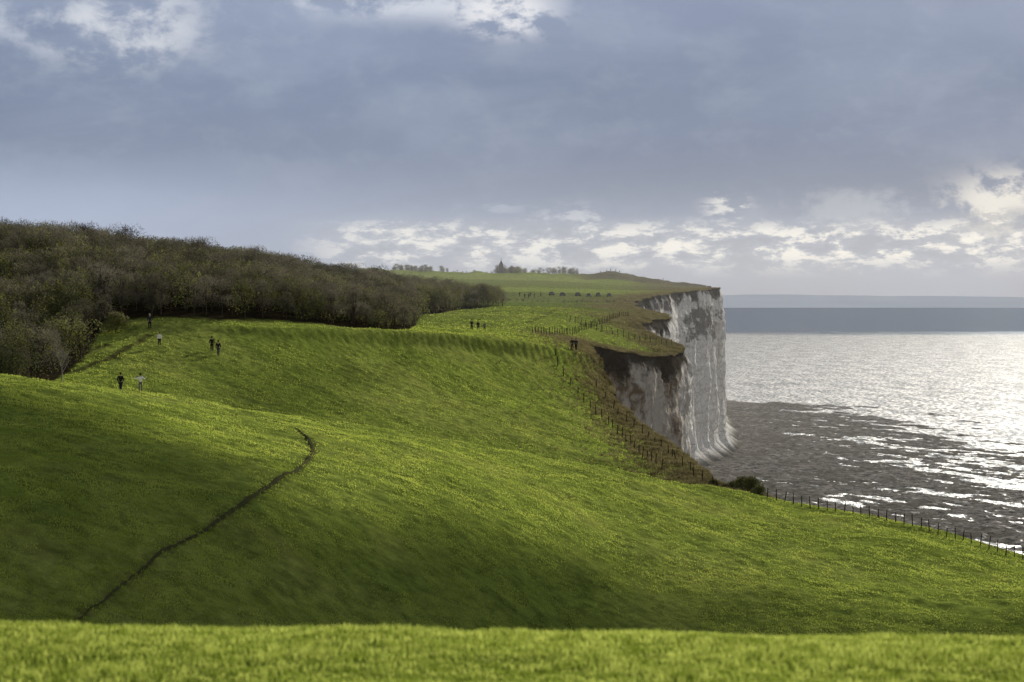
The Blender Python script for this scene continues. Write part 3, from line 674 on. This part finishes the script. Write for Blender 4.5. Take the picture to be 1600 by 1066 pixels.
# ---------------------------------------------------------------- world
w=bpy.data.worlds.new('World'); scene.world=w; w.use_nodes=True; T=NT(w.node_tree); bg=w.node_tree.nodes['Background']
sky=T.node('ShaderNodeTexSky',sky_type='NISHITA'); sky.sun_disc=False; sky.sun_elevation=SE; sky.sun_rotation=SA
D=T.node('ShaderNodeTexCoord').outputs['Generated']; d=T.sep(D)
az=T.m('ARCTAN2',d[0],d[1]); el=T.m('ARCSINE',d[2])
U=T.m('MULTIPLY_ADD',az,F,800.); Vv=T.m('MULTIPLY_ADD',el,-F,HY)
def gauss(u,v,su,sv):
    a=T.m('POWER',T.m('ABSOLUTE',T.m('DIVIDE',T.m('SUBTRACT',U,u),su)),2.); b=T.m('POWER',T.m('ABSOLUTE',T.m('DIVIDE',T.m('SUBTRACT',Vv,v),sv)),2.)
    return T.m('EXPONENT',T.m('MULTIPLY',T.m('ADD',a,b),-1.))
vec=T.comb(T.m('MULTIPLY',az,F/400.),T.m('MULTIPLY',el,F/150.),0.)
vb=T.comb(T.m('MULTIPLY',az,F/95.),T.m('MULTIPLY',el,F/60.),3.)
vd=T.comb(T.m('MULTIPLY',az,F/66.),T.m('MULTIPLY',el,F/26.),9.)
nA=T.noise(vec,1.,7,.55,.5); nB=T.noise(vb,1.,9,.62,.15); nC=T.noise(vec,.35,3,.5); nD=T.noise(vd,1.,9,.66,.15)
ramp=T.node('ShaderNodeValToRGB'); T.put(ramp.inputs[0],T.m('DIVIDE',T.m('ADD',el,T.m('MULTIPLY',T.m('SUBTRACT',nA,.5),.05)),.6))
cr=ramp.color_ramp; cr.elements[0].position=0; cr.elements[0].color=(.38,.41,.48,1); cr.elements[1].position=1.; cr.elements[1].color=(.12,.135,.17,1)
for p,cx in ((.03,(.44,.48,.56)),(.05,(.38,.43,.54)),(.075,(.27,.33,.46)),(.12,(.19,.245,.375)),(.18,(.20,.26,.39)),(.25,(.28,.34,.49)),(.32,(.2,.24,.33)),(.45,(.15,.17,.23)),):
    q=cr.elements.new(p); q.color=cx+(1,)
c=ramp.outputs[0]
c=T.mix(T.m('MULTIPLY',T.ss(nA,.42,.62),.32),c,(.34,.40,.53))
c=T.mix(T.m('MULTIPLY',T.ss(nC,.4,.6),.22),c,(.13,.17,.27))
c=T.mix(T.m('MULTIPLY',T.ss(nB,.45,.7),.18),c,(.42,.47,.57))
c=T.mix(T.m('MULTIPLY',gauss(60,340,420,75),.65),c,(.40,.50,.72))
c=T.mix(T.m('MULTIPLY',gauss(1250,290,550,50),.45),c,(.15,.19,.28))
band=T.m('MULTIPLY',T.ss(Vv,335,365),T.ss(Vv,440,390)); band=T.m('MULTIPLY',band,T.ss(U,420,620))
c=T.mix(T.m('MULTIPLY',band,.38),c,(.56,.58,.62))
c=T.mix(T.m('MULTIPLY',T.m('MULTIPLY',band,T.ss(nD,.52,.38)),.45),c,(.28,.32,.40))
c=T.mix(T.m('MULTIPLY',T.m('MULTIPLY',band,T.ss(nD,.48,.60)),.88),c,(.88,.87,.84))
for (u,v,su,sv,lo,hi,am,cc_,nn) in ((1570,325,100,50,.43,.55,.9,(.90,.86,.79),nB),(1560,345,90,16,.54,.46,.6,(.35,.38,.44),nD),(1135,325,35,20,.48,.58,.8,(.80,.80,.79),nD),(1340,330,130,34,.44,.62,.6,(.48,.52,.58),nB),(130,20,230,80,.38,.70,.8,(.58,.63,.72),nB),(200,60,110,50,.44,.62,.6,(.74,.76,.80),nB),(640,0,210,34,.42,.60,.8,(.70,.74,.82),nB),(790,28,75,34,.43,.56,.8,(.88,.88,.90),nB),(1350,385,420,24,.47,.60,.85,(.97,.94,.87),nD),(900,340,60,20,.45,.60,.6,(.65,.68,.74),nD),(760,325,60,12,.46,.62,.5,(.48,.54,.65),nD)):
    c=T.mix(T.m('MULTIPLY',T.m('MULTIPLY',T.ss(gauss(u,v,su,sv),.0,.8),T.ss(nn,lo,hi)),am),c,cc_)
c=T.mix(T.m('MULTIPLY',T.ss(d[1],.25,-.3),T.ss(el,.6,.25)),c,(.70,.67,.62))  # paler sky added behind the camera to light the cliff faces
skyc=T.mix(1.,sky.outputs[0],(.05,.05,.05),'MULTIPLY')
final=T.mix(.96,skyc,c)
T.put(bg.inputs[0],final); bg.inputs[1].default_value=1.
L=bpy.data.lights.new('sun','SUN'); L.energy=5.; L.angle=math.radians(.6); L.color=(1,.94,.82); so=obj('sun',L)
so.rotation_euler=dirv.to_track_quat('Z','Y').to_euler()
cam=bpy.data.cameras.new('camera'); cam.sensor_width=36; cam.lens=F/1600*36; cam.clip_start=.5; cam.clip_end=120000
cam.dof.use_dof=True; cam.dof.focus_distance=260; cam.dof.aperture_fstop=3.6
co=obj('camera',cam); co.location=(0,0,H); co.rotation_euler=(math.pi/2-math.atan(59/F),0,0); scene.camera=co
scene.view_settings.view_transform='Standard'; scene.view_settings.look='None'; scene.view_settings.exposure=0
